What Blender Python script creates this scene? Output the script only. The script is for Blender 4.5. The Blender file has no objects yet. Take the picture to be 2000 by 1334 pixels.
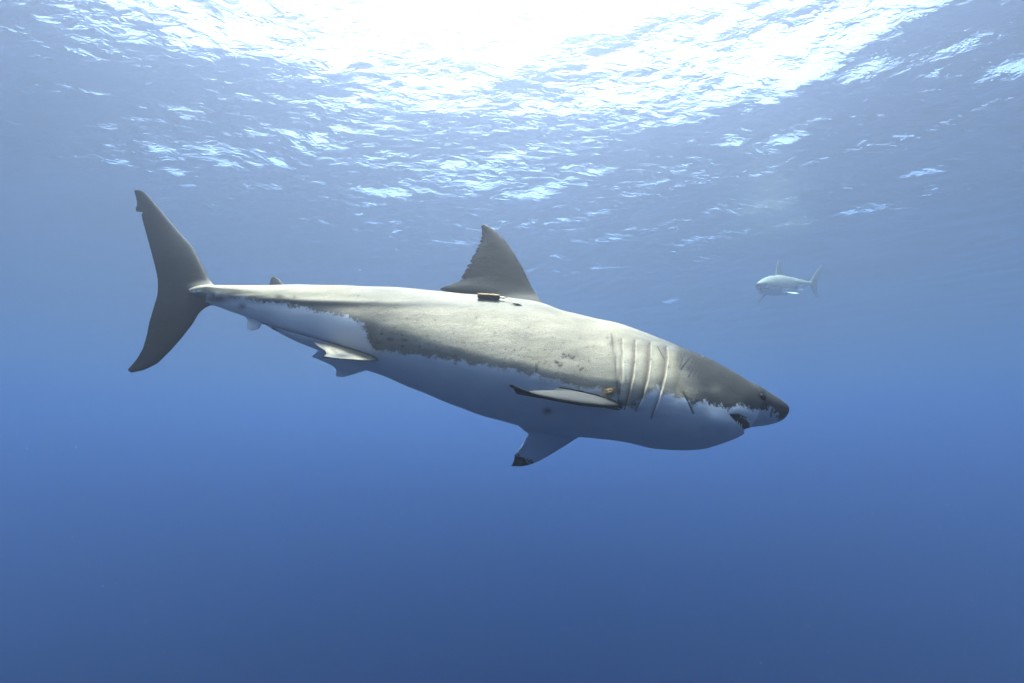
import bpy, bmesh, math, random
import numpy as np
from mathutils import Vector, Matrix
from mathutils.bvhtree import BVHTree

R = math.radians
rng = np.random.default_rng(7)
random.seed(7)
scene = bpy.context.scene
col = scene.collection

# ------------------------------------------------------------------ camera
DEPTH = 7.2                       # camera below the mean sea surface (z = 0)
PITCH = R(12.0)
F_PX = 889.0                      # focal length in photo pixels (2000 wide)
cam_d = bpy.data.cameras.new('camera')
cam_d.sensor_width = 36.0
cam_d.lens = 36.0 * F_PX / 2000.0
cam_d.clip_start = 0.02
cam_d.clip_end = 2000
cam = bpy.data.objects.new('camera', cam_d)
col.objects.link(cam)
cam.location = (0, 0, -DEPTH)
cam.rotation_euler = (R(90) + PITCH, 0, 0)
scene.camera = cam

# ------------------------------------------------------------------ sky, sun, exposure
SUN_ELEV = R(82)
SUN_AZ = R(-8)                    # from +Y (view direction) towards +X
world = bpy.data.worlds.new('World')
scene.world = world
world.use_nodes = True
wn = world.node_tree.nodes
wl = world.node_tree.links
wn.clear()
sky = wn.new('ShaderNodeTexSky')
sky.sky_type = 'NISHITA'
sky.sun_disc = False
sky.sun_elevation = SUN_ELEV
sky.sun_rotation = SUN_AZ
sky.dust_density = 9.0
sky.air_density = 0.6
sky.ozone_density = 0.5
sky.altitude = 0
bg = wn.new('ShaderNodeBackground')
bg.inputs['Strength'].default_value = 0.075
wo = wn.new('ShaderNodeOutputWorld')
wl.new(sky.outputs[0], bg.inputs[0])
wl.new(bg.outputs[0], wo.inputs[0])

sun_d = bpy.data.lights.new('sun', 'SUN')
sun_d.energy = 5.0
sun_d.angle = R(16)            # the chop spreads the sun's beam under water
sun_d.color = (1.0, 0.79, 0.59)
sun = bpy.data.objects.new('sun', sun_d)
col.objects.link(sun)
sdir = Vector((math.cos(SUN_ELEV) * math.sin(SUN_AZ), math.cos(SUN_ELEV) * math.cos(SUN_AZ), math.sin(SUN_ELEV)))
sun.rotation_euler = sdir.to_track_quat('Z', 'Y').to_euler()
sun.location = (0, 0, 20)

vs = scene.view_settings
vs.view_transform = 'Standard'
vs.look = 'None'
vs.gamma = 1.0
vs.use_curve_mapping = False
vs.exposure = 2.9
scene.render.engine = 'CYCLES'
cy = scene.cycles
cy.use_denoising = True
cy.max_bounces = 8
cy.diffuse_bounces = 3
cy.glossy_bounces = 2
cy.transmission_bounces = 2
cy.transparent_max_bounces = 6
cy.volume_bounces = 1

# ------------------------------------------------------------------ helpers
def new_mat(name):
    m = bpy.data.materials.new(name)
    m.use_nodes = True
    m.node_tree.nodes.clear()
    return m, m.node_tree.nodes, m.node_tree.links

def simple_mat(name, c, rough=0.6, spec=0.2, noise=None):
    m, n, l = new_mat(name)
    b = n.new('ShaderNodeBsdfPrincipled')
    o = n.new('ShaderNodeOutputMaterial')
    b.inputs['Roughness'].default_value = rough
    b.inputs['Specular IOR Level'].default_value = spec
    if noise:
        t = n.new('ShaderNodeTexCoord')
        nz = n.new('ShaderNodeTexNoise')
        nz.inputs['Scale'].default_value = noise[0]
        nz.inputs['Detail'].default_value = 5
        r = n.new('ShaderNodeMixRGB')
        r.inputs[1].default_value = (*c, 1)
        r.inputs[2].default_value = (*noise[1], 1)
        l.new(t.outputs['Object'], nz.inputs['Vector'])
        l.new(nz.outputs['Fac'], r.inputs[0])
        l.new(r.outputs[0], b.inputs['Base Color'])
    else:
        b.inputs['Base Color'].default_value = (*c, 1)
    l.new(b.outputs[0], o.inputs[0])
    return m

def link_mesh(name, verts, faces, mat=None, parent=None, smooth=True):
    me = bpy.data.meshes.new(name)
    me.from_pydata([tuple(v) for v in verts], [], [tuple(f) for f in faces])
    me.update()
    if smooth:
        me.polygons.foreach_set('use_smooth', np.ones(len(me.polygons), bool))
    if mat:
        me.materials.append(mat)
    ob = bpy.data.objects.new(name, me)
    col.objects.link(ob)
    if parent:
        ob.parent = parent
    return ob

def tag(o, label=None, cat=None, group=None, kind=None):
    if label: o['label'] = label
    if cat: o['category'] = cat
    if group: o['group'] = group
    if kind: o['kind'] = kind

# photo pixel -> ray, world point -> photo pixel
CAM = np.array([0.0, 0.0, -DEPTH])
FWD = np.array([0, math.cos(PITCH), math.sin(PITCH)])
UPV = np.array([0, -math.sin(PITCH), math.cos(PITCH)])
RGT = np.array([1.0, 0, 0])
def ray(x, y):
    return F_PX * FWD + (x - 1000.0) * RGT + (667.0 - y) * UPV
def project(p):
    d = p - CAM
    z = d @ FWD
    return 1000 + F_PX * (d @ RGT) / z, 667 - F_PX * (d @ UPV) / z

# ------------------------------------------------------------------ water surface
def build_surface():
    N = 760
    t = np.linspace(-1, 1, N)
    b = 4.6
    a = 146.0 / math.sinh(b)
    gx = a * np.sinh(b * t)
    gy = a * np.sinh(b * t) + 10.0
    X, Y = np.meshgrid(gx, gy)
    dx = np.gradient(gx); dy = np.gradient(gy)
    cell = np.maximum(dx[None, :], dy[:, None])
    Z = np.zeros_like(X)
    r = np.random.default_rng(21)
    main = R(62)
    waves = []
    WS = 1.05                                  # overall size of the chop
    for i in range(46):
        lam = WS * 0.42 * (9.0 / 0.42) ** (i / 45.0) * r.uniform(0.93, 1.07)
        ang = main + r.normal(0, 0.62)
        slope = 0.029 if lam < 3 * WS else 0.027
        waves.append((lam, ang, slope * lam / (2 * math.pi), r.uniform(0, 6.28)))
    # slow drift of the phases keeps the pattern from repeating
    wx = 0.5 * np.sin(X * 0.31 + 1.0) + 0.4 * np.sin(Y * 0.23 + X * 0.11)
    wy = 0.5 * np.sin(Y * 0.27 + 2.0) + 0.4 * np.sin(X * 0.19 - Y * 0.13)
    env = 1 + 0.35 * np.sin(X * 0.9 + Y * 0.5 + 1) * np.sin(Y * 0.7 - X * 0.3) + 0.3 * np.sin(X * 0.33 - Y * 0.41 + 2)
    for lam, ang, amp, ph in waves:
        k = 2 * math.pi / lam
        w = np.clip((lam / cell - 2.5) / 3.0, 0, 1)
        p = k * (math.cos(ang) * (X + wx * 0.3) + math.sin(ang) * (Y + wy * 0.3)) + ph
        s = np.sin(p)
        if lam < 2.2:
            s = s * env
        Z += amp * w * (s + 0.22 * np.cos(2 * p))
    v = np.stack([X, Y, Z], -1).reshape(-1, 3)
    idx = np.arange(N * N).reshape(N, N)
    f = np.stack([idx[:-1, :-1], idx[:-1, 1:], idx[1:, 1:], idx[1:, :-1]], -1).reshape(-1, 4)
    me = bpy.data.meshes.new('water_surface')
    me.vertices.add(len(v)); me.vertices.foreach_set('co', v.ravel())
    me.loops.add(f.size); me.loops.foreach_set('vertex_index', f.ravel().astype(np.int32))
    me.polygons.add(len(f))
    me.polygons.foreach_set('loop_start', np.arange(0, f.size, 4, dtype=np.int32))
    me.update(calc_edges=True)
    me.polygons.foreach_set('use_smooth', np.ones(len(f), bool))
    m, n, l = new_mat('water_surface')
    tc = n.new('ShaderNodeTexCoord')
    mp = n.new('ShaderNodeMapping')
    mp.inputs['Rotation'].default_value = (0, 0, R(-28))
    mp.inputs['Scale'].default_value = (1.0, 1.9, 1.0)
    nz = n.new('ShaderNodeTexNoise'); nz.inputs['Scale'].default_value = 2.5
    nz.inputs['Detail'].default_value = 4; nz.inputs['Roughness'].default_value = 0.52
    nz.inputs['Distortion'].default_value = 0.4
    bp = n.new('ShaderNodeBump'); bp.inputs['Strength'].default_value = 1.0
    bp.inputs['Distance'].default_value = 0.05
    fr = n.new('ShaderNodeFresnel'); fr.inputs['IOR'].default_value = 1.333
    tr = n.new('ShaderNodeBsdfTransparent')
    gl = n.new('ShaderNodeBsdfGlossy'); gl.inputs['Roughness'].default_value = 0.42
    mx = n.new('ShaderNodeMixShader'); o = n.new('ShaderNodeOutputMaterial')
    l.new(tc.outputs['Object'], mp.inputs[0]); l.new(mp.outputs[0], nz.inputs['Vector'])
    l.new(nz.outputs['Fac'], bp.inputs['Height'])
    l.new(bp.outputs[0], fr.inputs['Normal']); l.new(bp.outputs[0], gl.inputs['Normal'])
    l.new(fr.outputs[0], mx.inputs[0]); l.new(tr.outputs[0], mx.inputs[1]); l.new(gl.outputs[0], mx.inputs[2])
    l.new(mx.outputs[0], o.inputs['Surface'])
    me.materials.append(m)
    ob = bpy.data.objects.new('water_surface', me)
    col.objects.link(ob)
    tag(ob, 'rippled sea surface seen from below, bright overhead', kind='structure')
build_surface()

# ------------------------------------------------------------------ the sea water itself (even haze)
def build_water():
    x0, x1, y0, y1, z0, z1 = -150, 150, -142, 160, -90, 1.1
    v = [(x0, y0, z0), (x1, y0, z0), (x1, y1, z0), (x0, y1, z0), (x0, y0, z1), (x1, y0, z1), (x1, y1, z1), (x0, y1, z1)]
    f = [(0, 3, 2, 1), (4, 5, 6, 7), (0, 1, 5, 4), (1, 2, 6, 5), (2, 3, 7, 6), (3, 0, 4, 7)]
    m, n, l = new_mat('sea_water')
    pv = n.new('ShaderNodeVolumePrincipled')
    o = n.new('ShaderNodeOutputMaterial')
    rho = 0.12
    ss = np.array([0.0212, 0.0240, 0.0305]) * 0.85         # scattering per metre
    sa = np.array([0.076, 0.038, 0.0085]) * 0.85         # absorption per metre
    c = ss / rho
    ab = (1 - sa / (rho * (1 - c))) ** 2
    pv.inputs['Density'].default_value = rho
    pv.inputs['Color'].default_value = (*c, 1)
    pv.inputs['Absorption Color'].default_value = (*ab, 1)
    pv.inputs['Anisotropy'].default_value = 0.84
    l.new(pv.outputs[0], o.inputs['Volume'])
    ob = link_mesh('haze', v, f, m, smooth=False)
    tag(ob, 'clear blue sea water fading everything with distance', kind='stuff')
build_water()

# ------------------------------------------------------------------ shark: local frame (u to the head, v up, w to the camera side)
ROLL = R(14.0)
YAW = R(0.0)
EU = np.array([math.cos(YAW), math.sin(YAW), 0.0])
EW0 = np.array([math.sin(YAW), -math.cos(YAW), 0.0])
EV = math.cos(ROLL) * np.array([0, 0, 1.0]) - math.sin(ROLL) * EW0
EW = math.cos(ROLL) * EW0 + math.sin(ROLL) * np.array([0, 0, 1.0])
_r0 = ray(900, 680)
ORG = CAM + _r0 * (3.1 / F_PX)
M3 = np.stack([EU, EV, EW], 0)            # rows: local axes in world

def px(x, y, w=0.0):
    """photo pixel -> local point on the shark's plane at sideways offset w"""
    d = ray(x, y)
    t = ((ORG - CAM) @ EW + w) / (d @ EW)
    return M3 @ (CAM + t * d - ORG)
def to_world(L):
    return L @ M3 + ORG
def to_px(L):
    return project(to_world(L))

TOP = np.array([(340,568),(375,561),(400,556),(412,556),(430,557),(500,557),(600,556),(700,558),(800,563),(860,569),(907,573),(960,577),(1010,583),(1055,591),(1100,606),
    (1150,618),(1195,628),(1240,641.7),(1285,659),(1330,677.7),(1375,695),(1420,719),(1465,744),(1490,759),(1510,771),(1525,783),(1535,793),(1540,804)], float)
BOT = np.array([(340,574),(376,584),(400,595),(412,596),(450,608),(478,618),(506,630),(541,648),(572,664),(621,684),(670,705),(716,723),(750,735),(800,756),(850,776.5),(900,797),
    (950,814.5),(1010,830),(1070,845),(1130,854),(1150,855.4),(1195,860),(1240,868),(1285,877),(1330,879.7),(1375,876),(1409,866.6),(1430,859),(1442,854),(1449,849),(1453,842),(1456,837),(1460,834),(1487,832),(1519,825),(1532,817),(1540,804)], float)
HW = np.array([(340,.003),(365,.022),(385,.048),(405,.076),(425,.098),(450,.106),(480,.115),(550,.15),(620,.19),(700,.245),(800,.315),(900,.365),(1000,.395),(1100,.40),(1200,.385),
    (1280,.36),(1350,.315),(1400,.272),(1450,.205),(1490,.14),(1510,.102),(1525,.070),(1535,.038),(1540,.002)], float)
WID = np.array([(340,.42),(450,.40),(550,.42),(700,.57),(850,.67),(1000,.71),(1200,.71),(1350,.67),(1450,.61),(1540,.5)], float)
PUP = np.array([(340,1.5),(450,1.6),(600,1.75),(800,2.0),(1000,2.1),(1540,2.05)], float)
PLO = np.array([(340,1.7),(500,1.9),(800,2.0),(1100,2.0),(1380,2.1),(1460,2.1),(1540,2.0)], float)

def smooth_interp(tab, x):
    """monotone cubic through the table"""
    X, Y = tab[:, 0], tab[:, 1]
    h = np.diff(X); d = np.diff(Y) / h
    m = np.zeros(len(X))
    for i in range(1, len(X) - 1):
        if d[i - 1] * d[i] > 0:
            w1, w2 = 2 * h[i] + h[i - 1], h[i] + 2 * h[i - 1]
            m[i] = (w1 + w2) / (w1 / d[i - 1] + w2 / d[i])
    m[0], m[-1] = d[0], d[-1]
    i = np.clip(np.searchsorted(X, x) - 1, 0, len(h) - 1)
    t = np.clip((x - X[i]) / h[i], 0, 1)
    return ((1 + 2*t)*(1-t)**2*Y[i] + t*(1-t)**2*h[i]*m[i] + t*t*(3-2*t)*Y[i+1] + t*t*(t-1)*h[i]*m[i+1])

def sstep(a, b, x):
    t = np.clip((x - a) / (b - a), 0, 1)
    return t * t * (3 - 2 * t)

def seg_dist(x, y, pts):
    """distance (photo px) from points to a polyline, and fraction along it"""
    best = np.full(x.shape, 1e9)
    for (ax, ay), (bx, by) in zip(pts[:-1], pts[1:]):
        dx, dy = bx - ax, by - ay
        t = np.clip(((x - ax) * dx + (y - ay) * dy) / (dx * dx + dy * dy + 1e-9), 0, 1)
        best = np.minimum(best, np.hypot(x - ax - t * dx, y - ay - t * dy))
    return best

GILLS = [
    [(1195,652),(1202,697),(1205,735),(1208.5,771),(1210,793)],
    [(1215,662),(1215.5,708),(1214,745),(1211,772),(1209,792)],
    [(1240.5,665),(1240,701),(1236.6,735),(1229,771),(1221,799)],
    [(1270,669),(1269.5,701),(1265,739.5),(1256,775.5),(1243,802)],
    [(1302,677),(1303,701),(1298.5,735),(1290.6,766.5),(1283,791),(1273,816)],
]
MOUTH = [(1421,808),(1442,807.5),(1458,814),(1464.5,826),(1465,840),(1455,850),(1450.5,838),(1440,829),(1428,816)]

def poly_depth(x, y, poly):
    """positive distance to the edge inside the polygon, 0 outside"""
    inside = np.zeros(x.shape, bool)
    n = len(poly)
    for i in range(n):
        (x1, y1), (x2, y2) = poly[i], poly[(i + 1) % n]
        c = ((y1 > y) != (y2 > y)) & (x < (x2 - x1) * (y - y1) / (y2 - y1 + 1e-12) + x1)
        inside ^= c
    d = seg_dist(x, y, poly + [poly[0]])
    return np.where(inside, d, 0.0)

def body_grid(xs, nth):
    """closed skin of the trunk: rows along the axis, columns round it"""
    th = np.linspace(0, 2 * math.pi, nth, endpoint=False)
    ty, by = smooth_interp(TOP, xs), smooth_interp(BOT, xs)
    hw, wf = smooth_interp(HW, xs), smooth_interp(WID, xs)
    pu, pl = np.interp(xs, PUP[:, 0], PUP[:, 1]), np.interp(xs, PLO[:, 0], PLO[:, 1])
    ct, cb = np.zeros_like(xs), np.zeros_like(xs)
    tgt_t, tgt_b = ty.copy(), by.copy()
    for it in range(10):
        T = np.array([px(x, y) for x, y in zip(xs, ty + ct)])
        B = np.array([px(x, y) for x, y in zip(xs, by + cb)])
        u = 0.5 * (T[:, 0] + B[:, 0])
        mid = T[:, 1] + (B[:, 1] - T[:, 1]) * wf
        c, s = np.cos(th), np.sin(th)
        up = s >= 0
        P = np.where(up[None, :], pu[:, None], pl[:, None])
        W = hw[:, None] * np.sign(c) * np.abs(c)[None, :] ** (2 / P)
        half = np.where(up[None, :], (T[:, 1] - mid)[:, None], (mid - B[:, 1])[:, None])
        V = mid[:, None] + half * np.sign(s) * np.abs(s)[None, :] ** (2 / P)
        lean = (T[:, 0] - B[:, 0])[:, None] * (V - mid[:, None]) / np.maximum(T[:, 1] - B[:, 1], 2e-2)[:, None]
        G = np.stack([u[:, None] + lean, V, W], -1)
        if it == 9:
            break
        qx, qy = to_px(G.reshape(-1, 3))
        qx, qy = qx.reshape(W.shape), qy.reshape(W.shape)
        # silhouette measured along columns of the picture
        e_t = np.array([np.interp(xs, qx[:, j], qy[:, j]) for j in range(0, nth, 2)])
        mt, mb = e_t.min(0), e_t.max(0)
        lim = sstep(1534, 1518, xs) * sstep(345, 372, xs)
        limb = lim * (1 - sstep(1428, 1440, xs) * sstep(1478, 1464, xs))
        reg = np.arange(330, 1545, 2.0)
        k = np.exp(-(np.arange(-20, 21) * 2.0 / 12.0) ** 2); k /= k.sum()
        def soft(e):
            return np.interp(xs, reg, np.convolve(np.pad(np.interp(reg, xs, e), 20, mode='edge'), k, 'valid'))
        ct = sstep(1540, 1520, xs) * soft(ct + 0.7 * (tgt_t - mt) * lim)
        cb = sstep(1540, 1520, xs) * soft(cb + 0.7 * (tgt_b - mb) * limb)
    return G

def grid_normals(G):
    du = np.gradient(G, axis=0)
    dv = (np.roll(G, -1, 1) - np.roll(G, 1, 1))
    n = np.cross(dv, du)
    n /= np.maximum(np.linalg.norm(n, axis=-1, keepdims=True), 1e-9)
    c = G.mean(1, keepdims=True)
    s = np.sign((n * (G - c)).sum(-1, keepdims=True).mean())
    return n * s

def side_px(L):
    """photo pixel of a point or of its mirror image on the camera's side"""
    A = L.copy(); A[..., 2] = np.abs(A[..., 2])
    sh = A.shape[:-1]
    x, y = to_px(A.reshape(-1, 3))
    return x.reshape(sh), y.reshape(sh)

def make_body(xs, nth):
    G = body_grid(xs, nth)
    for rep in range(2):
        Nn = grid_normals(G)
        if rep == 0:
            x, y = side_px(G)
            wgt = sstep(0.03, 0.12, np.abs(G[..., 2]))
            d = np.zeros_like(x)
            for gi, g in enumerate(GILLS):
                g = np.array(g)
                gx = np.interp(y, g[:, 1], g[:, 0])
                end = sstep(g[0, 1] - 3, g[0, 1] + 9, y) * sstep(g[-1, 1] + 3, g[-1, 1] - 9, y)
                s = x - gx
                front = np.clip(1 - s / (30.0, 22.0, 26.0, 28.0, 30.0)[gi], 0, 1) * sstep(-1.6, 1.6, s)
                back = -0.9 * np.exp(-np.maximum(-s, 0) / 3.6) * sstep(1.6, -1.6, s)
                d += end * wgt * np.where(G[..., 2] > 0, 1, 0.35) * (0.004, 0.007, 0.010, 0.010, 0.010)[gi] * (front + back)
            # mouth, nostril, eye socket, brow, jaw muscle
            d -= 0.050 * sstep(0, 7, poly_depth(x, y, MOUTH))
            d -= 0.010 * np.exp(-(seg_dist(x, y, [(1510,797),(1507,806),(1505,813)]) / 2.2) ** 2)
            d -= 0.006 * np.exp(-((np.hypot(x - 1490, y - 775.5)) / 8.0) ** 2)
            d += 0.002 * np.exp(-(seg_dist(x, y, [(1505,780),(1490,768),(1470,760)]) / 6.0) ** 2)
            d += 0.0015 * np.exp(-(seg_dist(x, y, [(1424,802),(1445,801),(1466,808),(1480,820)]) / 6.0) ** 2)
            d += 0.014 * np.exp(-(seg_dist(x, y, [(1395,822),(1420,830)]) / 17.0) ** 2)
            d -= 0.002 * np.exp(-(seg_dist(x, y, [(1332,767),(1344,784),(1354,808)]) / 5.0) ** 2)
            # lateral line / shoulder ridge along the rear back, keel on the tail stock
            ridge = np.interp(x, [360, 430, 500, 600, 760, 1000], [566, 577, 583, 589, 592, 592])
            d += 0.010 * sstep(380, 430, x) * sstep(900, 620, x) * np.exp(-((y - ridge) / 7.0) ** 2)
            d -= 0.006 * np.exp(-(seg_dist(x, y, [(506,629),(560,645),(610,659),(662,674)]) / 3.5) ** 2)
            # faint unevenness of the hide
            d += 0.0025 * np.sin(x / 23.0 + 1.3 * np.sin(y / 31.0)) * np.sin(y / 27.0 + x / 61.0) * sstep(0.02, .1, np.abs(G[..., 2]))
            G = G + Nn * (d * sstep(1534, 1520, x))[..., None]
    n, m = G.shape[:2]
    v = G.reshape(-1, 3)
    idx = np.arange(n * m).reshape(n, m)
    a, b = idx[:-1], idx[1:]
    q = np.stack([a, np.roll(a, -1, 1), np.roll(b, -1, 1), b], -1).reshape(-1, 4)
    faces = [tuple(f) for f in q]
    v = np.vstack([v, G[0].mean(0), G[-1].mean(0)])
    i0, i1 = n * m, n * m + 1
    for j in range(m):
        k = (j + 1) % m
        faces.append((i0, idx[0, k], idx[0, j]))
        faces.append((i1, idx[-1, j], idx[-1, k]))
    return v, faces

def resample(pts, n, keys=None):
    P = np.array(pts, float)
    d = np.concatenate([[0], np.cumsum(np.linalg.norm(np.diff(P, axis=0), axis=1))])
    t = d / d[-1] if keys is None else np.array(keys, float)
    s = np.linspace(0, 1, n)
    return np.stack([np.interp(s, t, P[:, i]) for i in range(P.shape[1])], 1)

def fin(Lp, Tp, ns, nc, th_root, th_tip, flare=0.0, normal=None, smooth=2, smooth_t=0, keyL=None, keyT=None, thk=None, rag=None):
    """fin skin lofted between a leading and a trailing edge (local points, root to tip)"""
    L, T = resample(Lp, ns, keyL), resample(Tp, ns, keyT)
    for P, k in ((L, smooth), (T, smooth_t)):
        for _ in range(k):
            P[1:-1] = 0.25 * P[:-2] + 0.5 * P[1:-1] + 0.25 * P[2:]
    c = 0.5 - 0.5 * np.cos(np.linspace(0, math.pi, nc))
    h = 5 * (0.2969*np.sqrt(c) - 0.126*c - 0.3516*c**2 + 0.2843*c**3 - 0.1036*c**4)
    s = np.linspace(0, 1, ns)
    th = th_root + (th_tip - th_root) * s + flare * np.exp(-s / 0.07) if thk is None else np.interp(s, *thk)
    rings = []
    TS = T.copy()
    for _ in range(60):
        TS[1:-1] = 0.25 * TS[:-2] + 0.5 * TS[1:-1] + 0.25 * TS[2:]
    for i in range(ns):
        ch = T[i] - L[i]
        q = np.clip(c * np.linalg.norm(ch) / (np.linalg.norm(TS[i] - L[i]) + 1e-6), 0, 1)
        if rag is not None:
            ch = ch * (1 - rag[i]); q = q * (1 - rag[i])
        h = 5 * (0.2969*np.sqrt(q) - 0.126*q - 0.3516*q**2 + 0.2843*q**3 - 0.1036*q**4)
        if normal is None:
            sp = (L[min(i + 1, ns - 1)] + T[min(i + 1, ns - 1)]) - (L[max(i - 1, 0)] + T[max(i - 1, 0)])
            nn = np.cross(ch, sp)
            nn /= np.linalg.norm(nn) + 1e-9
        else:
            nn = normal
        if np.linalg.norm(ch) < 0.012:
            ch = ch / (np.linalg.norm(ch) + 1e-9) * 0.012 if np.linalg.norm(ch) > 1e-6 else np.array([-0.012, 0, 0])
        mid = L[i] + ch * c[:, None]
        off = (h * th[i] * (1 if th[i] > 0 else 1))[:, None] * nn + 0.0014 * nn
        upper, lower = mid + off, mid - off
        rings.append(np.vstack([upper, lower[::-1]]))
    m = 2 * nc
    v = np.vstack(rings + [rings[0].mean(0)[None], rings[-1].mean(0)[None]])
    f = []
    for i in range(ns - 1):
        for j in range(m):
            k = (j + 1) % m
            f.append((i*m + j, i*m + k, (i+1)*m + k, (i+1)*m + j))
    for j in range(m):
        k = (j + 1) % m
        f.append((ns*m, k, j))
        f.append((ns*m + 1, (ns-1)*m + j, (ns-1)*m + k))
    return v, f

def flat(pts, w=0.0):
    return [px(x, y, w) for x, y in pts]
def deep(pts):
    return [px(x, y, w) for x, y, w in pts]

def nicks(n, s0, s1, depth, seed, big=()):
    """share of the chord torn away along a fin's trailing edge: few deep tears, many shallow ones"""
    r = np.random.default_rng(seed)
    t = np.linspace(0, 1, n)
    e = 0.25 * depth * np.abs(np.interp(t, np.linspace(0, 1, n // 3), r.normal(0, 1, n // 3)))
    p = s0
    while p < s1:
        w_, a_ = r.uniform(.006, .02), depth * r.uniform(.1, 1.1) ** 2.4
        e += a_ * np.clip(1 - np.abs(t - p) / w_, 0, 1)
        p += r.uniform(.012, .085)
    for p, w_, a_ in big:
        e += a_ * np.clip(1 - np.abs(t - p) / w_, 0, 1)
    return e * sstep(s0 - .02, s0 + .02, t) * sstep(1.0, .93, t) * sstep(s1 + .05, s1, t)

NZ = np.array([0, 0, 1.0])
def shark_fins(res=1.0):
    k = lambda n: max(6, int(n * res))
    out = []
    # 1 dorsal
    L = [(1066,622),(1056,590),(1050,580),(1037.5,559.5),(1021,523.5),(1006,498),(985,468),(970,453),(956,443),(947,439.5)]
    T = [(905,610),(905,577),(884,572),(863.5,568),(858.5,565),(863.5,562),(875,558),(887.5,553.5),(897,548),(899,544.5),(905,532),(914,515),(923,499),(930,486),(936,474),(939.5,460),(941,450),(939.8,441.2)]
    out.append((1, fin(flat(L), flat(T), k(190), k(30), .085, .012, .05, NZ, keyL=[0,.10,.14,.24,.42,.55,.71,.82,.92,1],
        keyT=[0,.08,.12,.15,.165,.18,.21,.25,.30,.34,.42,.53,.64,.73,.81,.89,.95,1], rag=nicks(k(190), .27, .96, .13, 5, ((.335,.018,.06),(.68,.018,.08),(.745,.016,.12),(.80,.016,.18),(.84,.014,.26),(.885,.018,.16))))))
    # 2 second dorsal
    L = [(557,572),(555,557),(548,548),(541,543),(536,541)]
    T = [(528,572),(528,559),(517,557.5),(527,555),(528,547.5),(532,541)]
    out.append((2, fin(flat(L), flat(T), k(24), k(12), .022, .006, .012, NZ, keyL=[0,.3,.6,.85,1], keyT=[0,.25,.32,.4,.7,1])))
    # 3 caudal, one loft from the upper tip to the lower tip
    L = [(264,371.5),(274,371),(283,375.5),(295,389),(319,417),(349,452),(376,482),(397,521),(409,546),(420,560),(424,576),(418,592),(400,600),(388,611),(376,632),(355,659),(334,683),(307,710),(280,723),(256,727.7)]
    T = [(262.5,375),(266,385),(268,400),(264.8,409),(267,413.5),(278,413.5),(279.5,417),(276.8,419),(278,428),(289,467),(299.4,506),(305.4,530),(308.4,545),(308.6,560),(308,575),(301,599),(292,629),(287,655),(281.5,674),(280,680),(268,701),(258,713),(249.5,722.5)]
    kl = [0,.03,.055,.09,.15,.23,.30,.38,.43,.475,.51,.545,.58,.61,.67,.745,.81,.89,.95,1]
    kt = [0,.04,.09,.115,.125,.13,.14,.148,.17,.26,.35,.41,.45,.51,.56,.63,.70,.76,.81,.825,.90,.95,1]
    out.append((3, fin(flat(L), flat(T), k(170), k(30), 0, 0, 0, NZ, keyL=kl, keyT=kt, smooth=2,
        thk=([0,.1,.3,.42,.5,.58,.7,.9,1],[.008,.016,.034,.052,.06,.052,.034,.016,.008]))))
    # 4 near pectoral, reaching out towards the camera side
    L = [(1226,800,.20),(1209,794,.36),(1180,794,.48),(1140,790,.61),(1095,782.5,.75),(1052,773,.87),(1020,762,.96),(1000,754,1.01)]
    T = [(1105,770,.20),(1092,758,.36),(1085,757,.43),(1085,762,.50),(1065,763,.63),(1040,763.5,.74),(1022,766,.82),(1010,770,.88),(1003,759,.97),(999,753.5,1.01)]
    out.append((4, fin(deep(L), deep(T), k(90), k(26), .050, .008, .004, None, smooth=3, smooth_t=1)))
    # 5 far pectoral, hanging below the belly
    L = [(1160,835,-.16),(1130,853,-.30),(1094,876,-.42),(1071,890,-.50),(1053,900,-.57),(1035,907.5,-.63),(1017.5,910.8,-.69),(1001,910,-.74)]
    T = [(1010,812,-.16),(1010,829,-.26),(1024,841,-.32),(1033,847,-.34),(1026,856,-.40),(1023,865,-.46),(1016.5,874,-.53),(1009,883,-.60),(1005,889,-.64),(1004,899,-.70),(1000,909,-.74)]
    out.append((5, fin(deep(L), deep(T), k(110), k(24), .055, .008, .01, None, smooth=3, keyT=[0,.13,.22,.27,.38,.49,.61,.73,.80,.91,1], rag=nicks(k(110), .30, .95, .06, 3))))
    # 6 near pelvic
    L = [(745,700,.10),(731,705,.19),(712,704.5,.24),(686,702.5,.29),(660,701,.33),(634,697.5,.37)]
    T = [(660,668,.08),(640,672,.14),(612,668.5,.17),(622,677,.22),(635,685,.28),(638,691,.33),(632,697,.37)]
    out.append((6, fin(deep(L), deep(T), k(44), k(16), .030, .006, .012, None, smooth=2)))
    # 7 far pelvic
    L = [(735,705,-.06),(716,723,-.11),(700,728,-.15),(686,732,-.19),(669,737,-.23),(659,735.5,-.25)]
    T = [(650,680,-.05),(622,685,-.11),(609,697,-.15),(625,700.5,-.17),(642,708,-.20),(654,715,-.22),(657,724,-.24),(656.5,734,-.25)]
    out.append((7, fin(deep(L), deep(T), k(44), k(16), .030, .006, .01, None, smooth=2)))
    # 8 anal
    L = [(515,625),(506,642),(497,645.5),(490,645.5),(484,643)]
    T = [(486,605),(480,620),(484,626),(482,634),(481.5,640)]
    out.append((8, fin(flat(L), flat(T), k(26), k(12), .02, .006, .01, NZ)))
    return out

def raw_mesh(name, v, f, mi):
    me = bpy.data.meshes.new(name)
    me.from_pydata([tuple(p) for p in v], [], f)
    me.update()
    bm = bmesh.new(); bm.from_mesh(me)
    bmesh.ops.recalc_face_normals(bm, faces=bm.faces)
    bm.to_mesh(me); bm.free()
    for i in range(9):
        me.materials.append(SLOTS[i])
    me.polygons.foreach_set('material_index', np.full(len(me.polygons), mi, np.int32))
    return me

SLOTS = [bpy.data.materials.new('slot_%d' % i) for i in range(9)]

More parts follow.
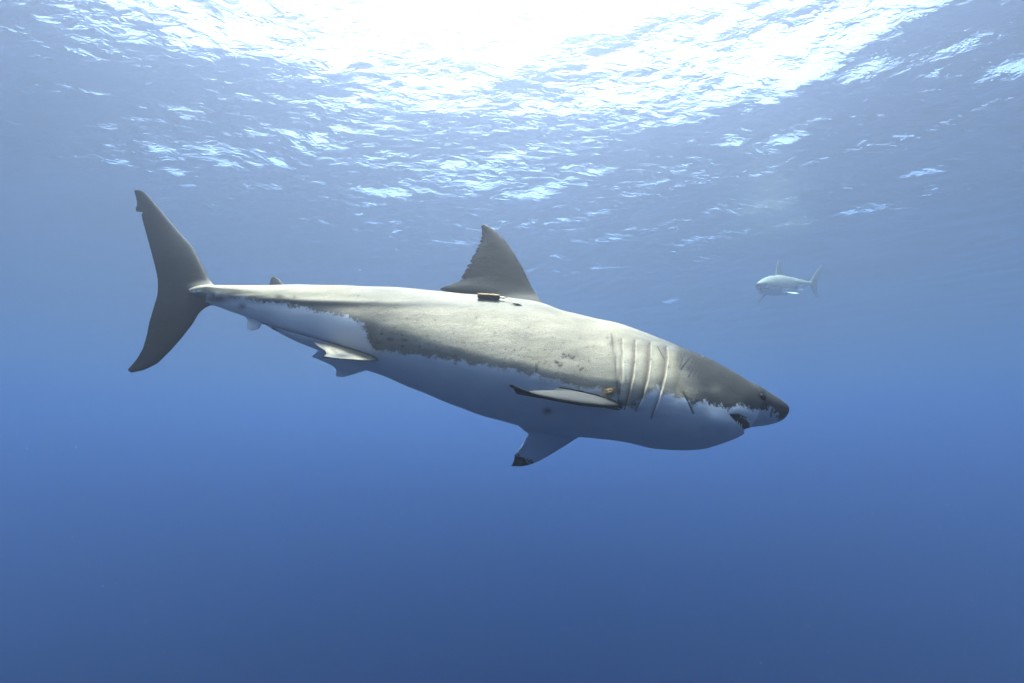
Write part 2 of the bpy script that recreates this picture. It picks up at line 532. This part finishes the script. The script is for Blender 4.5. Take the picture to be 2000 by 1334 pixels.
def union_shark(xs, nth, res):
    bv, bf = make_body(xs, nth)
    base = bpy.data.objects.new('shark_build', raw_mesh('shark_build', bv, bf, 0))
    col.objects.link(base)
    tmp = []
    for mi, (v, f) in shark_fins(res):
        o = bpy.data.objects.new('fin_build', raw_mesh('fin_build', v, f, mi))
        col.objects.link(o)
        tmp.append(o)
        md = base.modifiers.new('u%d' % mi, 'BOOLEAN')
        md.operation = 'UNION'
        md.solver = 'MANIFOLD'
        md.object = o
        md.material_mode = 'INDEX'
    bpy.context.view_layer.update()
    dg = bpy.context.evaluated_depsgraph_get()
    me = bpy.data.meshes.new_from_object(base.evaluated_get(dg))
    for o in tmp + [base]:
        bpy.data.objects.remove(o)
    return me

def fillet(me, rings=7, iters=14):
    """soften the seam where a fin grows out of the trunk"""
    nv, nf = len(me.vertices), len(me.polygons)
    co = np.empty(nv * 3); me.vertices.foreach_get('co', co); co = co.reshape(-1, 3)
    ed = np.empty(len(me.edges) * 2, np.int32); me.edges.foreach_get('vertices', ed); ed = ed.reshape(-1, 2)
    mi = np.empty(nf, np.int32); me.polygons.foreach_get('material_index', mi)
    ls = np.empty(nf, np.int32); me.polygons.foreach_get('loop_total', ls)
    lv = np.empty(len(me.loops), np.int32); me.loops.foreach_get('vertex_index', lv)
    part = np.repeat(mi, ls)
    lo, hi = np.full(nv, 99), np.full(nv, -1)
    np.minimum.at(lo, lv, part); np.maximum.at(hi, lv, part)
    lev = np.where(lo != hi, 0, 99)
    for r in range(rings):
        a, b = lev[ed[:, 0]], lev[ed[:, 1]]
        np.minimum.at(lev, ed[:, 0], b + 1); np.minimum.at(lev, ed[:, 1], a + 1)
    wt = np.clip(1 - lev / rings, 0, 1)[:, None] * 0.6
    deg = np.zeros(nv); np.add.at(deg, ed.ravel(), 1)
    for it in range(iters):
        acc = np.zeros_like(co)
        np.add.at(acc, ed[:, 0], co[ed[:, 1]]); np.add.at(acc, ed[:, 1], co[ed[:, 0]])
        co = co + wt * (acc / np.maximum(deg, 1)[:, None] - co)
    me.vertices.foreach_set('co', co.ravel())
    me.update()
    # a vertex belongs to the fin if any of its faces does
    return co, hi

# ------------------------------------------------------------------ hide colours stored on the vertices
BORDER = np.array([(250,560),(350,566),(400,572),(430,577),(480,585),(545,592),(580,601),(610,605),(640,612),(680,620),(705,632),(715,648),(722,665),(728,682),(740,685),(780,689),(850,697),
    (900,706),(950,713),(972,718),(1017,727),(1045,730),(1055,738),(1107,749),(1141,756),(1204,764),(1212,790),(1235,796),(1258,776),(1276,764),(1287,756),(1290,769),(1312,771),
    (1317,780),(1337,776),(1353,789),(1382,787),(1404,796),(1420,801),(1431,794),(1454,792),(1472,798),(1488,800),(1503,797),(1510,803),(1521,818),(1540,832)], float)
SCARS = [([(1350,694.5),(1330,721)], 1.6),([(1357,697),(1343,724)],1.0),([(1363,699),(1345,736)],1.4),([(1372,702),(1354,735)],1.0),([(1380,709),(1363,737)],1.2),
    ([(1334,767),(1344,784),(1354,807)],1.8),([(1428,762),(1437,768),(1448,770)],1.4),([(1284,677),(1298,702)],1.0),([(1048,712),(1048,724)],1.6),
    ([(1099,690),(1106,697)],1.8),([(1110,693),(1116,700)],1.6),([(1119,700),(1123,696)],1.4),([(1085,706),(1092,712)],2.4),([(1093,716),(1098,712)],2.0),([(1134,722),(1138,719)],1.6),
    ([(1430,739),(1445,752)],0.8),([(1338,687),(1328,716)],0.8)]
BLOTCH = [((425,583),(22,7),.85),((473,598),(9,6),.6),((534,643),(10,5),.85),((1069,803),(9,7),.7),((500,579),(26,3.0),.8),((545,579),(10,4),.7),((455,573),(30,2.5),.65),
    ((1120,690),(22,10),.30),((1240,792),(8,9),.5),((1214,786),(5,8),.55),((762,663),(7,4),.6),((790,664),(6,3),.5),((786,676),(3,3),.6),((740,669),(9,4),.45),
    ((1196,668),(6,12),.5),((1325,700),(12,9),.35),((1385,752),(14,9),.3),((1352,720),(14,8),.35),((1373,838),(9,9),.10),((1065,746),(26,7),.25),((640,560),(20,6),.18)]
SPECKS = [(1014,643),(1026,656),(1004,684),(1012,693),(1027,680),(1064,709),(1073,712),(1208,665),(1214,671),(1240,666),(1216,688),(1240,708),(1270,672),(1271,701),(1306,717),(1182,757),(1133,660),(1186,660),(880,640),(905,668),(930,620),(850,625),(835,655),(967,650),(1150,700),(1160,676),(770,640),(795,622),(820,676),(745,652),(986,700),(700,578),(575,580)]

def paint(me, co, part):
    nv = len(co)
    x, y = side_px(co)
    near = co[:, 2] > -0.02
    xr, yr = to_px(co)
    pig = np.interp(x, BORDER[:, 0], BORDER[:, 1]) - y
    # make the distance true across steep stretches of the border
    dist = seg_dist(x, y, [tuple(p) for p in BORDER])
    pig = np.sign(pig) * np.minimum(np.abs(pig), dist)
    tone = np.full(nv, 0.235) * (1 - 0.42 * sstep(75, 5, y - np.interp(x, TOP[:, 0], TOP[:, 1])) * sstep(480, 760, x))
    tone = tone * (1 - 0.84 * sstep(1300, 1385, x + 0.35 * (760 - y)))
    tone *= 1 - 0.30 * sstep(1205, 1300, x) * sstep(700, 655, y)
    ridge = np.interp(x, [480, 560, 620, 760, 1000], [582, 587, 590, 593, 595])
    tone *= 1 - 0.42 * np.exp(-((y - ridge - 2) / 5.0) ** 2) * sstep(470, 540, x) * sstep(1040, 760, x)  # shading where the lit back turns into the flank, painted into the tone
    tone *= 1 + 0.16 * sstep(590, 640, y) * sstep(720, 820, x) * sstep(1290, 1200, x)
    tone *= 1 - 0.25 * sstep(742, 726, x) * sstep(600, 640, y)
    white_up = np.exp(-(np.hypot((x - 1395) / 15, (y - 762) / 12)) ** 2) * (part == 0)
    tone = tone + 0.06 * white_up
    stock = sstep(412, 388, x) * (y > 571) * (part == 0)      # dark skin where the stock runs into the tail fin
    pig = np.where(stock > 0, np.maximum(pig, -20 + 60 * stock), pig)
    tone = tone * (1 - 0.93 * stock)
    for g in GILLS:                       # pale flaps between the slits
        g = np.array(g)
        gx = np.interp(y, g[:, 1], g[:, 0]) + 10
        tone += 0.10 * np.exp(-((x - gx) / 9.0) ** 2) * sstep(668, 700, y) * sstep(800, 770, y) * (x > 1205)
    mark = np.zeros(nv)
    for p, wd in SCARS:
        mark = np.maximum(mark, 0.95 * np.exp(-(seg_dist(x, y, p) / wd) ** 2) * near)
    for (cx, cy), (rx, ry), a in BLOTCH:
        mark = np.maximum(mark, a * np.exp(-(np.hypot((x - cx) / rx, (y - cy) / ry)) ** 2.6) * near)
    rs = np.random.default_rng(33)
    for i in range(90):
        cx = rs.uniform(735, 1190)
        t0, t1 = np.interp(cx, TOP[:, 0], TOP[:, 1]) + 25, np.interp(cx, BORDER[:, 0], BORDER[:, 1]) - 4
        cy = t0 + (t1 - t0) * rs.uniform(0, 1) ** 0.7
        an, ln = rs.normal(-.5, .5), rs.uniform(0, 4) if i % 6 else rs.uniform(10, 38)
        wd, st = (rs.uniform(.8, 1.5), rs.uniform(.25, .7)) if i % 6 else (0.8, rs.uniform(.15, .35))
        mark = np.maximum(mark, st * np.exp(-(seg_dist(x, y, [(cx, cy), (cx + ln * math.cos(an), cy + ln * math.sin(an) + .1)]) / wd) ** 2) * near)
    for i, (cx, cy) in enumerate(SPECKS):
        mark = np.maximum(mark, 0.65 * np.exp(-(np.hypot(x - cx, y - cy) / (1.5 + (i % 3) * 0.5)) ** 2) * near)
    mark = np.maximum(mark, 0.75 * np.exp(-(seg_dist(x, y, [(506,629),(560,645),(610,659),(662,674)]) / 1.6) ** 2))
    mark = np.maximum(mark, 0.9 * np.exp(-(seg_dist(x, y, [(1510,797),(1507,806),(1505,813)]) / 2.0) ** 2))
    mouth = sstep(0.0, 2.5, poly_depth(x, y, MOUTH)) * (part == 0)
    for gi, g in enumerate(GILLS):
        dd = seg_dist(x, y, [(q[0] - 1.2, q[1]) for q in g])
        mouth = np.maximum(mouth, (.6, .7, .85, .85, .85)[gi] * np.exp(-(dd / 1.7) ** 2) * (np.abs(co[:, 2]) > 0.05) * (part == 0))
        mark = np.maximum(mark, 0.22 * np.exp(-np.abs(x + 5 - np.interp(y, np.array(g)[:, 1], np.array(g)[:, 0])) / 4.0) * (x < np.interp(y, np.array(g)[:, 1], np.array(g)[:, 0])) * sstep(g[0][1], g[0][1] + 12, y) * sstep(g[-1][1], g[-1][1] - 12, y))
    mark[part > 0] = 0
    # fins
    def setp(i, p, t):
        s = part == i
        pig[s] = p[s] if np.ndim(p) else p
        tone[s] = t[s] if np.ndim(t) else t
    fin_t = 0.009 - 0.004 * sstep(575, 620, yr) + 0.016 * sstep(0, 1, (yr - 530) / 50.0) * (part == 1)
    fin_t = fin_t + 0.12 * (part == 1) * sstep(565, 592, yr)
    fin_t = fin_t + 0.22 * (part == 3) * np.exp(-(np.hypot((xr - 400) / 26, (yr - 560) / 11)) ** 3)
    fin_t = fin_t + 0.016 * sstep(520, 470, yr) * (part == 3) * sstep(290, 350, xr)
    setp(1, 60.0, fin_t); setp(3, 60.0, fin_t); setp(2, 60.0, 0.05)
    for p, wd in [([(335,484),(374,488)],1.3),([(332,513),(354,510)],1.5),([(322,452),(334,443)],2.4),([(322,460),(330,466)],1.6),([(280,421),(318,422)],1.0),([(353,534),(360,531)],1.8),
                  ([(975,560),(1000,562),(1010,566)],1.4),([(1003,546),(1006,541)],2.0),([(920,544),(924,543)],2.0)]:
        mark = np.maximum(mark, 0.7 * np.exp(-(seg_dist(xr, yr, p) / wd) ** 2) * ((part == 1) | (part == 3)))
    s8 = np.full(nv, -30.0); setp(8, s8, 0.2)
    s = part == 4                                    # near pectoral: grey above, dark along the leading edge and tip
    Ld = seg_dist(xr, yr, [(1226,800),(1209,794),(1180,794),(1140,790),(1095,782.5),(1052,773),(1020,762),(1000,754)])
    Td = seg_dist(xr, yr, [(1086,757),(1120,756),(1150,758),(1185,765)])  # trailing root band: cast shadow and dark fin margin painted into the tone
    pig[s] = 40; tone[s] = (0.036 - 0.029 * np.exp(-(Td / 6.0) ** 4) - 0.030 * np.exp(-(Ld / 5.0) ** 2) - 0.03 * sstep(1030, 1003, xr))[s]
    s = part == 5                                    # far pectoral: white below, black tip
    pig[s] = (-14 + 0.9 * (yr - (886 + (xr - 1020) * 0.45)))[s] * 1.0 + 6
    tone[s] = 0.03
    s = part == 6
    pig[s] = 40.0; tone[s] = (0.17 - 0.14 * np.exp(-(np.hypot((xr - 668) / 26, (yr - 695) / 5.5)) ** 2) - 0.10 * sstep(645, 630, xr))[s]
    for cx, cy in [(650,683),(655,688),(664,686),(674,687),(682,689),(692,690),(700,691),(706,693),(711,696),(717,698),(703,694),(646,681),(640,690),(690,701),(660,700)]:
        mark = np.maximum(mark, 0.9 * np.exp(-(np.hypot(xr - cx, yr - cy) / 1.7) ** 2) * s)
    s = part == 7
    pig[s] = -30.0; tone[s] = 0.2
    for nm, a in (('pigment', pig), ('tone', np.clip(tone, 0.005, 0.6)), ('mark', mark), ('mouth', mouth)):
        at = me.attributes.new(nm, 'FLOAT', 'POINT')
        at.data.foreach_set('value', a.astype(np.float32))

def hide_material():
    m, n, l = new_mat('shark_hide')
    def attr(nm):
        a = n.new('ShaderNodeAttribute'); a.attribute_name = nm; return a.outputs['Fac']
    def math_(op, a, b=None, clamp=False):
        k = n.new('ShaderNodeMath'); k.operation = op; k.use_clamp = clamp
        for i, q in enumerate((a, b)):
            if q is None: continue
            if isinstance(q, (int, float)): k.inputs[i].default_value = q
            else: l.new(q, k.inputs[i])
        return k.outputs[0]
    def noise(scale, det=4, rough=0.55, vec=None):
        k = n.new('ShaderNodeTexNoise'); k.inputs['Scale'].default_value = scale
        k.inputs['Detail'].default_value = det; k.inputs['Roughness'].default_value = rough
        l.new(vec or tc.outputs['Object'], k.inputs['Vector']); return k.outputs['Fac']
    def mix(f, a, b, mode='MIX'):
        k = n.new('ShaderNodeMixRGB'); k.blend_type = mode
        for i, q in enumerate((f, a, b)):
            if isinstance(q, (int, float)): k.inputs[i].default_value = q
            elif isinstance(q, tuple): k.inputs[i].default_value = (*q, 1)
            else: l.new(q, k.inputs[i])
        return k.outputs[0]
    tc = n.new('ShaderNodeTexCoord')
    # border between grey back and white belly, frayed
    nb = math_('MULTIPLY', math_('SUBTRACT', noise(16, 6, 0.68), 0.5), 34.0)
    nf = math_('MULTIPLY', math_('SUBTRACT', noise(62, 5, 0.7), 0.5), 28.0)
    p = math_('ADD', math_('ADD', attr('pigment'), nb), nf)
    grey_f = math_('ADD', math_('MULTIPLY', p, 0.17), 0.5, True)
    # grey of the back: tone with cloudy and fine mottling
    cl = n.new('ShaderNodeMapRange'); cl.inputs['From Min'].default_value = 0.3; cl.inputs['From Max'].default_value = 0.7
    cl.inputs['To Min'].default_value = 0.74; cl.inputs['To Max'].default_value = 1.22
    mp = n.new('ShaderNodeMapping'); mp.inputs['Scale'].default_value = (0.55, 1.4, 1.0)
    l.new(tc.outputs['Object'], mp.inputs[0])
    l.new(noise(6.5, 6, 0.62, mp.outputs[0]), cl.inputs['Value'])
    fi = n.new('ShaderNodeMapRange'); fi.inputs['From Min'].default_value = 0.3; fi.inputs['From Max'].default_value = 0.7
    fi.inputs['To Min'].default_value = 0.8; fi.inputs['To Max'].default_value = 1.2
    l.new(noise(120, 5, 0.75), fi.inputs['Value'])
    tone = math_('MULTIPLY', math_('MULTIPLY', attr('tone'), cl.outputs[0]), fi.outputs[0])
    warm = mix(noise(3.5, 3), (1.0, 0.905, 0.735), (1.0, 0.905, 0.62))
    cool = mix(math_('MULTIPLY', attr('tone'), 6.0, True), (0.92, 0.96, 1.0), warm)
    grey = mix(1.0, cool, tone, 'MULTIPLY')
    # dark pepper on the flank
    pep = n.new('ShaderNodeMapRange'); pep.inputs['From Min'].default_value = 0.61; pep.inputs['From Max'].default_value = 0.70
    pep.inputs['To Min'].default_value = 0.0; pep.inputs['To Max'].default_value = 0.5
    l.new(noise(42, 5, 0.6), pep.inputs['Value'])
    grey = mix(pep.outputs[0], grey, (0.05, 0.048, 0.042))
    white = mix(noise(9, 4), (0.74, 0.74, 0.72), (0.62, 0.63, 0.62))
    c = mix(grey_f, white, grey)
    ms = math_('MULTIPLY', attr('mark'), math_('ADD', math_('MULTIPLY', noise(60, 4, 0.7), 1.6), 0.25), True)
    c = mix(ms, c, (0.018, 0.015, 0.014))
    c = mix(attr('mouth'), c, (0.035, 0.018, 0.018))
    b = n.new('ShaderNodeBsdfPrincipled'); o = n.new('ShaderNodeOutputMaterial')
    l.new(c, b.inputs['Base Color'])
    b.inputs['Roughness'].default_value = 0.62
    b.inputs['Specular IOR Level'].default_value = 0.06
    bp = n.new('ShaderNodeBump'); bp.inputs['Strength'].default_value = 0.35; bp.inputs['Distance'].default_value = 0.004
    l.new(noise(140, 3, 0.6), bp.inputs['Height'])
    bp2 = n.new('ShaderNodeBump'); bp2.inputs['Strength'].default_value = 0.15; bp2.inputs['Distance'].default_value = 0.02
    l.new(noise(11, 4, 0.55, mp.outputs[0]), bp2.inputs['Height']); l.new(bp2.outputs[0], bp.inputs['Normal'])
    l.new(bp.outputs[0], b.inputs['Normal'])
    l.new(b.outputs[0], o.inputs[0])
    return m

xs = np.concatenate([np.arange(344, 1190, 2.4), np.arange(1190, 1516, 1.25), 1540 - 24 * np.linspace(1, 0.0, 26) ** 2.0])
xs[-1] = 1539.95
SH = union_shark(xs, 300, 1.0)
co, part = fillet(SH)
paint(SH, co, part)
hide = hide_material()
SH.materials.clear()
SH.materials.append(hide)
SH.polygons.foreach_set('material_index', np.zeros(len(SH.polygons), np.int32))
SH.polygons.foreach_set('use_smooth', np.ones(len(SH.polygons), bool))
SH.update()
for s_ in SLOTS:
    bpy.data.materials.remove(s_)
SH.name = 'shark'
shark = bpy.data.objects.new('shark', SH)
col.objects.link(shark)
MW = Matrix(((EU[0], EV[0], EW[0], ORG[0]), (EU[1], EV[1], EW[1], ORG[1]), (EU[2], EV[2], EW[2], ORG[2]), (0, 0, 0, 1)))
shark.matrix_world = MW
tag(shark, 'large grey shark with white belly swimming past, ragged dorsal fin and dark tail', 'shark')

# ------------------------------------------------------------------ eyes, teeth, parasites
bvh = BVHTree.FromPolygons([tuple(v) for v in co], [tuple(p.vertices) for p in SH.polygons])
cam_local = M3 @ (CAM - ORG)
def hit(x, y):
    d = M3 @ ray(x, y)
    loc, nrm, i, dist = bvh.ray_cast(Vector(cam_local), Vector(d).normalized())
    if nrm is not None and nrm.dot(Vector(d)) > 0:
        nrm = -nrm
    return loc, nrm

def sphere(r, n=20, m=14, sc=(1, 1, 1)):
    v = [(0, 0, r * sc[2])]
    for i in range(1, m):
        a = math.pi * i / m
        for j in range(n):
            b_ = 2 * math.pi * j / n
            v.append((r*sc[0]*math.sin(a)*math.cos(b_), r*sc[1]*math.sin(a)*math.sin(b_), r*sc[2]*math.cos(a)))
    v.append((0, 0, -r * sc[2]))
    f = [(0, 1 + j, 1 + (j + 1) % n) for j in range(n)]
    for i in range(m - 2):
        for j in range(n):
            k = (j + 1) % n
            f.append((1+i*n+j, 1+(i+1)*n+j, 1+(i+1)*n+k, 1+i*n+k))
    e = 1 + (m - 1) * n
    f += [(e, 1+(m-2)*n+(j+1) % n, 1+(m-2)*n+j) for j in range(n)]
    return v, f

eye_mat = simple_mat('eye_black', (0.004, 0.004, 0.005), 0.5, 0.03)
loc, nrm = hit(1490, 775.5)
ev, ef = sphere(0.026)
for s in (1, -1):
    e = link_mesh('eye', ev, ef, eye_mat, shark)
    q_ = loc - nrm * 0.009
    e.location = (q_.x, q_.y, s * q_.z)

tooth_mat = simple_mat('tooth_white', (0.75, 0.74, 0.68), 0.35, 0.4)
tv = [(-.006,-.0025,0),(.006,-.0025,0),(.006,.0025,0),(-.006,.0025,0),(-.004,-.002,.007),(.004,-.002,.007),(.004,.002,.007),(-.004,.002,.007),(0,0,.018)]
tf = [(3,2,1,0),(0,1,5,4),(1,2,6,5),(2,3,7,6),(3,0,4,7),(4,5,8),(5,6,8),(6,7,8),(7,4,8)]
tooth_me = None
def add_tooth(x, y, up, side, sink=0.0):
    global tooth_me
    loc, nrm = hit(x, y)
    if loc is None:
        return
    if tooth_me is None:
        o = link_mesh('tooth', tv, tf, tooth_mat, shark, smooth=False); tooth_me = o.data
    else:
        o = bpy.data.objects.new('tooth', tooth_me); col.objects.link(o); o.parent = shark
    o.location = (loc.x, loc.y, side * (loc.z - sink))
    d = Vector((0.25, 1 if up else -1, 0.15 * side))
    o.rotation_euler = d.to_track_quat('Z', 'X').to_euler()
for side in (1, -1):
    for x, y in [(1452,836),(1448,833.5),(1444,830.5),(1440,827)]:
        add_tooth(x, y, True, side)
    for x, y in [(1461,822),(1457,817.5),(1452,814.5),(1446,812)]:
        add_tooth(x, y, False, side)

def tube(path, r, n=6):
    P = np.array(path, float)
    v, f = [], []
    for i, p in enumerate(P):
        t = P[min(i + 1, len(P) - 1)] - P[max(i - 1, 0)]
        t /= np.linalg.norm(t) + 1e-9
        a = np.cross(t, [0, 0.2, 1.0]); a /= np.linalg.norm(a) + 1e-9
        b_ = np.cross(t, a)
        rr = r[i] if hasattr(r, '__len__') else r
        for j in range(n):
            q = 2 * math.pi * j / n
            v.append(p + rr * (math.cos(q) * a + math.sin(q) * b_))
    for i in range(len(P) - 1):
        for j in range(n):
            k = (j + 1) % n
            f.append((i*n+j, i*n+k, (i+1)*n+k, (i+1)*n+j))
    f.append(tuple(range(n))[::-1]); f.append(tuple((len(P)-1)*n + j for j in range(n)))
    return [tuple(q) for q in v], f

# strands of parasites in the armpit of the near pectoral fin
pv_, pf_ = [], []
r2 = np.random.default_rng(5)
for i in range(34):
    x, y = 1203 - abs(r2.normal(0, 9)), 766 + r2.normal(0, 5)
    l0, n0 = hit(x, y)
    if l0 is None: continue
    p0 = np.array(l0); n0 = np.array(n0)
    d = np.array([-1.0, r2.normal(0.0, 0.35), r2.normal(0.1, 0.3)])
    ln = r2.uniform(.03, .075)
    v, f = tube([p0, p0 + n0 * .008 + d * ln * .5, p0 + n0 * .012 + d * ln], [.0022, .0018, .001], 5)
    o_ = len(pv_); pv_ += v; pf_ += [tuple(q + o_ for q in ff) for ff in f]
par = link_mesh('parasite_tuft', pv_, pf_, simple_mat('parasite', (0.05, 0.04, 0.03), 0.6, 0.2, (60, (0.42, 0.30, 0.12))), shark)

# ------------------------------------------------------------------ tracking tag trailing at the foot of the dorsal fin
def world_pt(l):
    return Vector(to_world(np.array(l)))
a_, an = hit(933, 583); b_, bn = hit(976, 586)
c_, cn = hit(1019, 597)
to_cam = (Vector(cam_local) - a_).normalized()
a_ = a_ + an * 0.017; b_ = b_ + bn * 0.017
tagroot = bpy.data.objects.new('tracking_tag', None)
col.objects.link(tagroot)
tagroot.matrix_world = Matrix.Translation(world_pt(c_))
tag(tagroot, 'small brown and gold tracking tag tethered below the ragged dorsal fin', 'tracking tag')
def rel(l):
    return np.array(world_pt(l) - world_pt(c_))
A, B = rel(a_), rel(b_)
ax = (B - A) / np.linalg.norm(B - A)
tt = np.linspace(0, 1, 14)
rad = 0.0165 * np.clip(np.minimum(tt / 0.06 + .6, (1 - tt) / 0.08 + .5), 0, 1)
v, f = tube([A + (B - A) * t for t in tt], rad, 16)
casing = link_mesh('casing', v, f, simple_mat('tag_casing', (0.03, 0.022, 0.018), 0.5, 0.3, (40, (0.06, 0.04, 0.02))), tagroot)
up = np.array([0, -0.25, 1.0]); up -= ax * (up @ ax); up /= np.linalg.norm(up)
sd = np.cross(ax, up)
gv, gf = [], []
r3 = np.random.default_rng(8)
NG = 40
for i in range(NG):
    p = A + (B - A) * (0.01 + 0.97 * i / (NG - 1))
    for j in range(7):
        q = R(-70 + 140 * j / 6)
        rr = 0.0185 + 0.0035 * r3.random()
        gv.append(tuple(p + rr * (math.cos(q) * up + math.sin(q) * sd)))
    gv.append(tuple(p + 0.004 * up))
for i in range(NG - 1):
    for j in range(8):
        k = (j + 1) % 8
        gf.append((i*8+j, i*8+k, (i+1)*8+k, (i+1)*8+j))
gf.append(tuple(range(8))[::-1]); gf.append(tuple((NG-1)*8 + j for j in range(8)))
growth = link_mesh('growth', gv, gf, simple_mat('tag_growth', (0.10, 0.06, 0.02), 0.7, 0.1, (70, (0.26, 0.18, 0.07))), tagroot)
growth['label'] = 'golden brown algae crust along the top of the tag'
d_, dn = hit(1001, 594)
v, f = tube([B, B + ax * 0.012 + up * .001, B + ax * 0.03, B + ax * .032], [.006, .0065, .0065, .003], 8)
link_mesh('crimp', v, f, simple_mat('tag_crimp', (0.6, 0.55, 0.45), 0.35, 0.5), tagroot)
v, f = tube([B + ax * .03, rel(b_) + ax * .05 + up * .006, rel(d_ + dn * .008), rel(c_ + cn * .003)], .0024, 6)
link_mesh('tether', v, f, simple_mat('tag_tether', (0.22, 0.19, 0.15), 0.6, 0.2), tagroot)
v, f = tube([rel(d_ + dn * .006), rel((d_ + c_) * .5 + dn * .007), rel(c_ + cn * .002)], [.003, .0065, .002], 8)
link_mesh('dart', v, f, simple_mat('tag_dart', (0.03, 0.028, 0.026), 0.5, 0.3), tagroot)

# ------------------------------------------------------------------ the second shark, far off and coming closer
FM = SH.copy()
FM.name = 'distant_shark_hide'
fc = co.copy()
bend = np.maximum(0.4 - fc[:, 0], 0)
fc[:, 2] -= 0.055 * bend ** 2
FM.vertices.foreach_set('co', fc.ravel())
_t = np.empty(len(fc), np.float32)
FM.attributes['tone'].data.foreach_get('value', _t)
FM.attributes['tone'].data.foreach_set('value', np.maximum(_t, 0.20).astype(np.float32))  # dark fins and head lightened, some haze fading painted into the tone
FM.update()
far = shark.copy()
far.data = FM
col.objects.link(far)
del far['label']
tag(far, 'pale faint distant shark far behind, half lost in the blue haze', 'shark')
for ch in list(shark.children):
    if ch.name.startswith('eye'):
        c2 = ch.copy(); col.objects.link(c2); c2.parent = far
d2 = ray(1530, 557); d2 = d2 / np.linalg.norm(d2)
P2 = CAM + d2 * 18.6
SC2 = 0.84
rot = Matrix.Rotation(R(-146), 4, 'Z') @ Matrix.Rotation(R(-2), 4, 'Y')
base = Matrix(((1, 0, 0, 0), (0, 0, -1, 0), (0, 1, 0, 0), (0, 0, 0, 1)))     # u -> X, v -> Z, w -> -Y
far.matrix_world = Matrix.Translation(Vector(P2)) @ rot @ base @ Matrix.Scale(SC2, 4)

# ------------------------------------------------------------------ drifting specks in the water
sv, sf = [], []
r4 = np.random.default_rng(12)
oct_f = [(0,2,4),(2,1,4),(1,3,4),(3,0,4),(2,0,5),(1,2,5),(3,1,5),(0,3,5)]
for i in range(460):
    dist = 1.4 + 6.0 * r4.random() ** 0.7
    x, y = r4.uniform(-100, 2100), r4.uniform(-60, 1400)
    d = ray(x, y); p = CAM + d / np.linalg.norm(d) * dist
    s = (0.0006 + 0.0009 * r4.random() ** 3) * (0.5 + 0.3 * dist)
    st = r4.uniform(0.6, 1.6, 3) * s
    o_ = len(sv)
    for dd in ((1,0,0),(-1,0,0),(0,1,0),(0,-1,0),(0,0,1),(0,0,-1)):
        sv.append(tuple(p + np.array(dd) * st))
    sf += [tuple(q + o_ for q in t) for t in oct_f]
sp = link_mesh('marine_snow', sv, sf, simple_mat('marine_snow', (0.75, 0.76, 0.74), 0.7, 0.1))
tag(sp, 'tiny pale specks drifting in the water', kind='stuff')
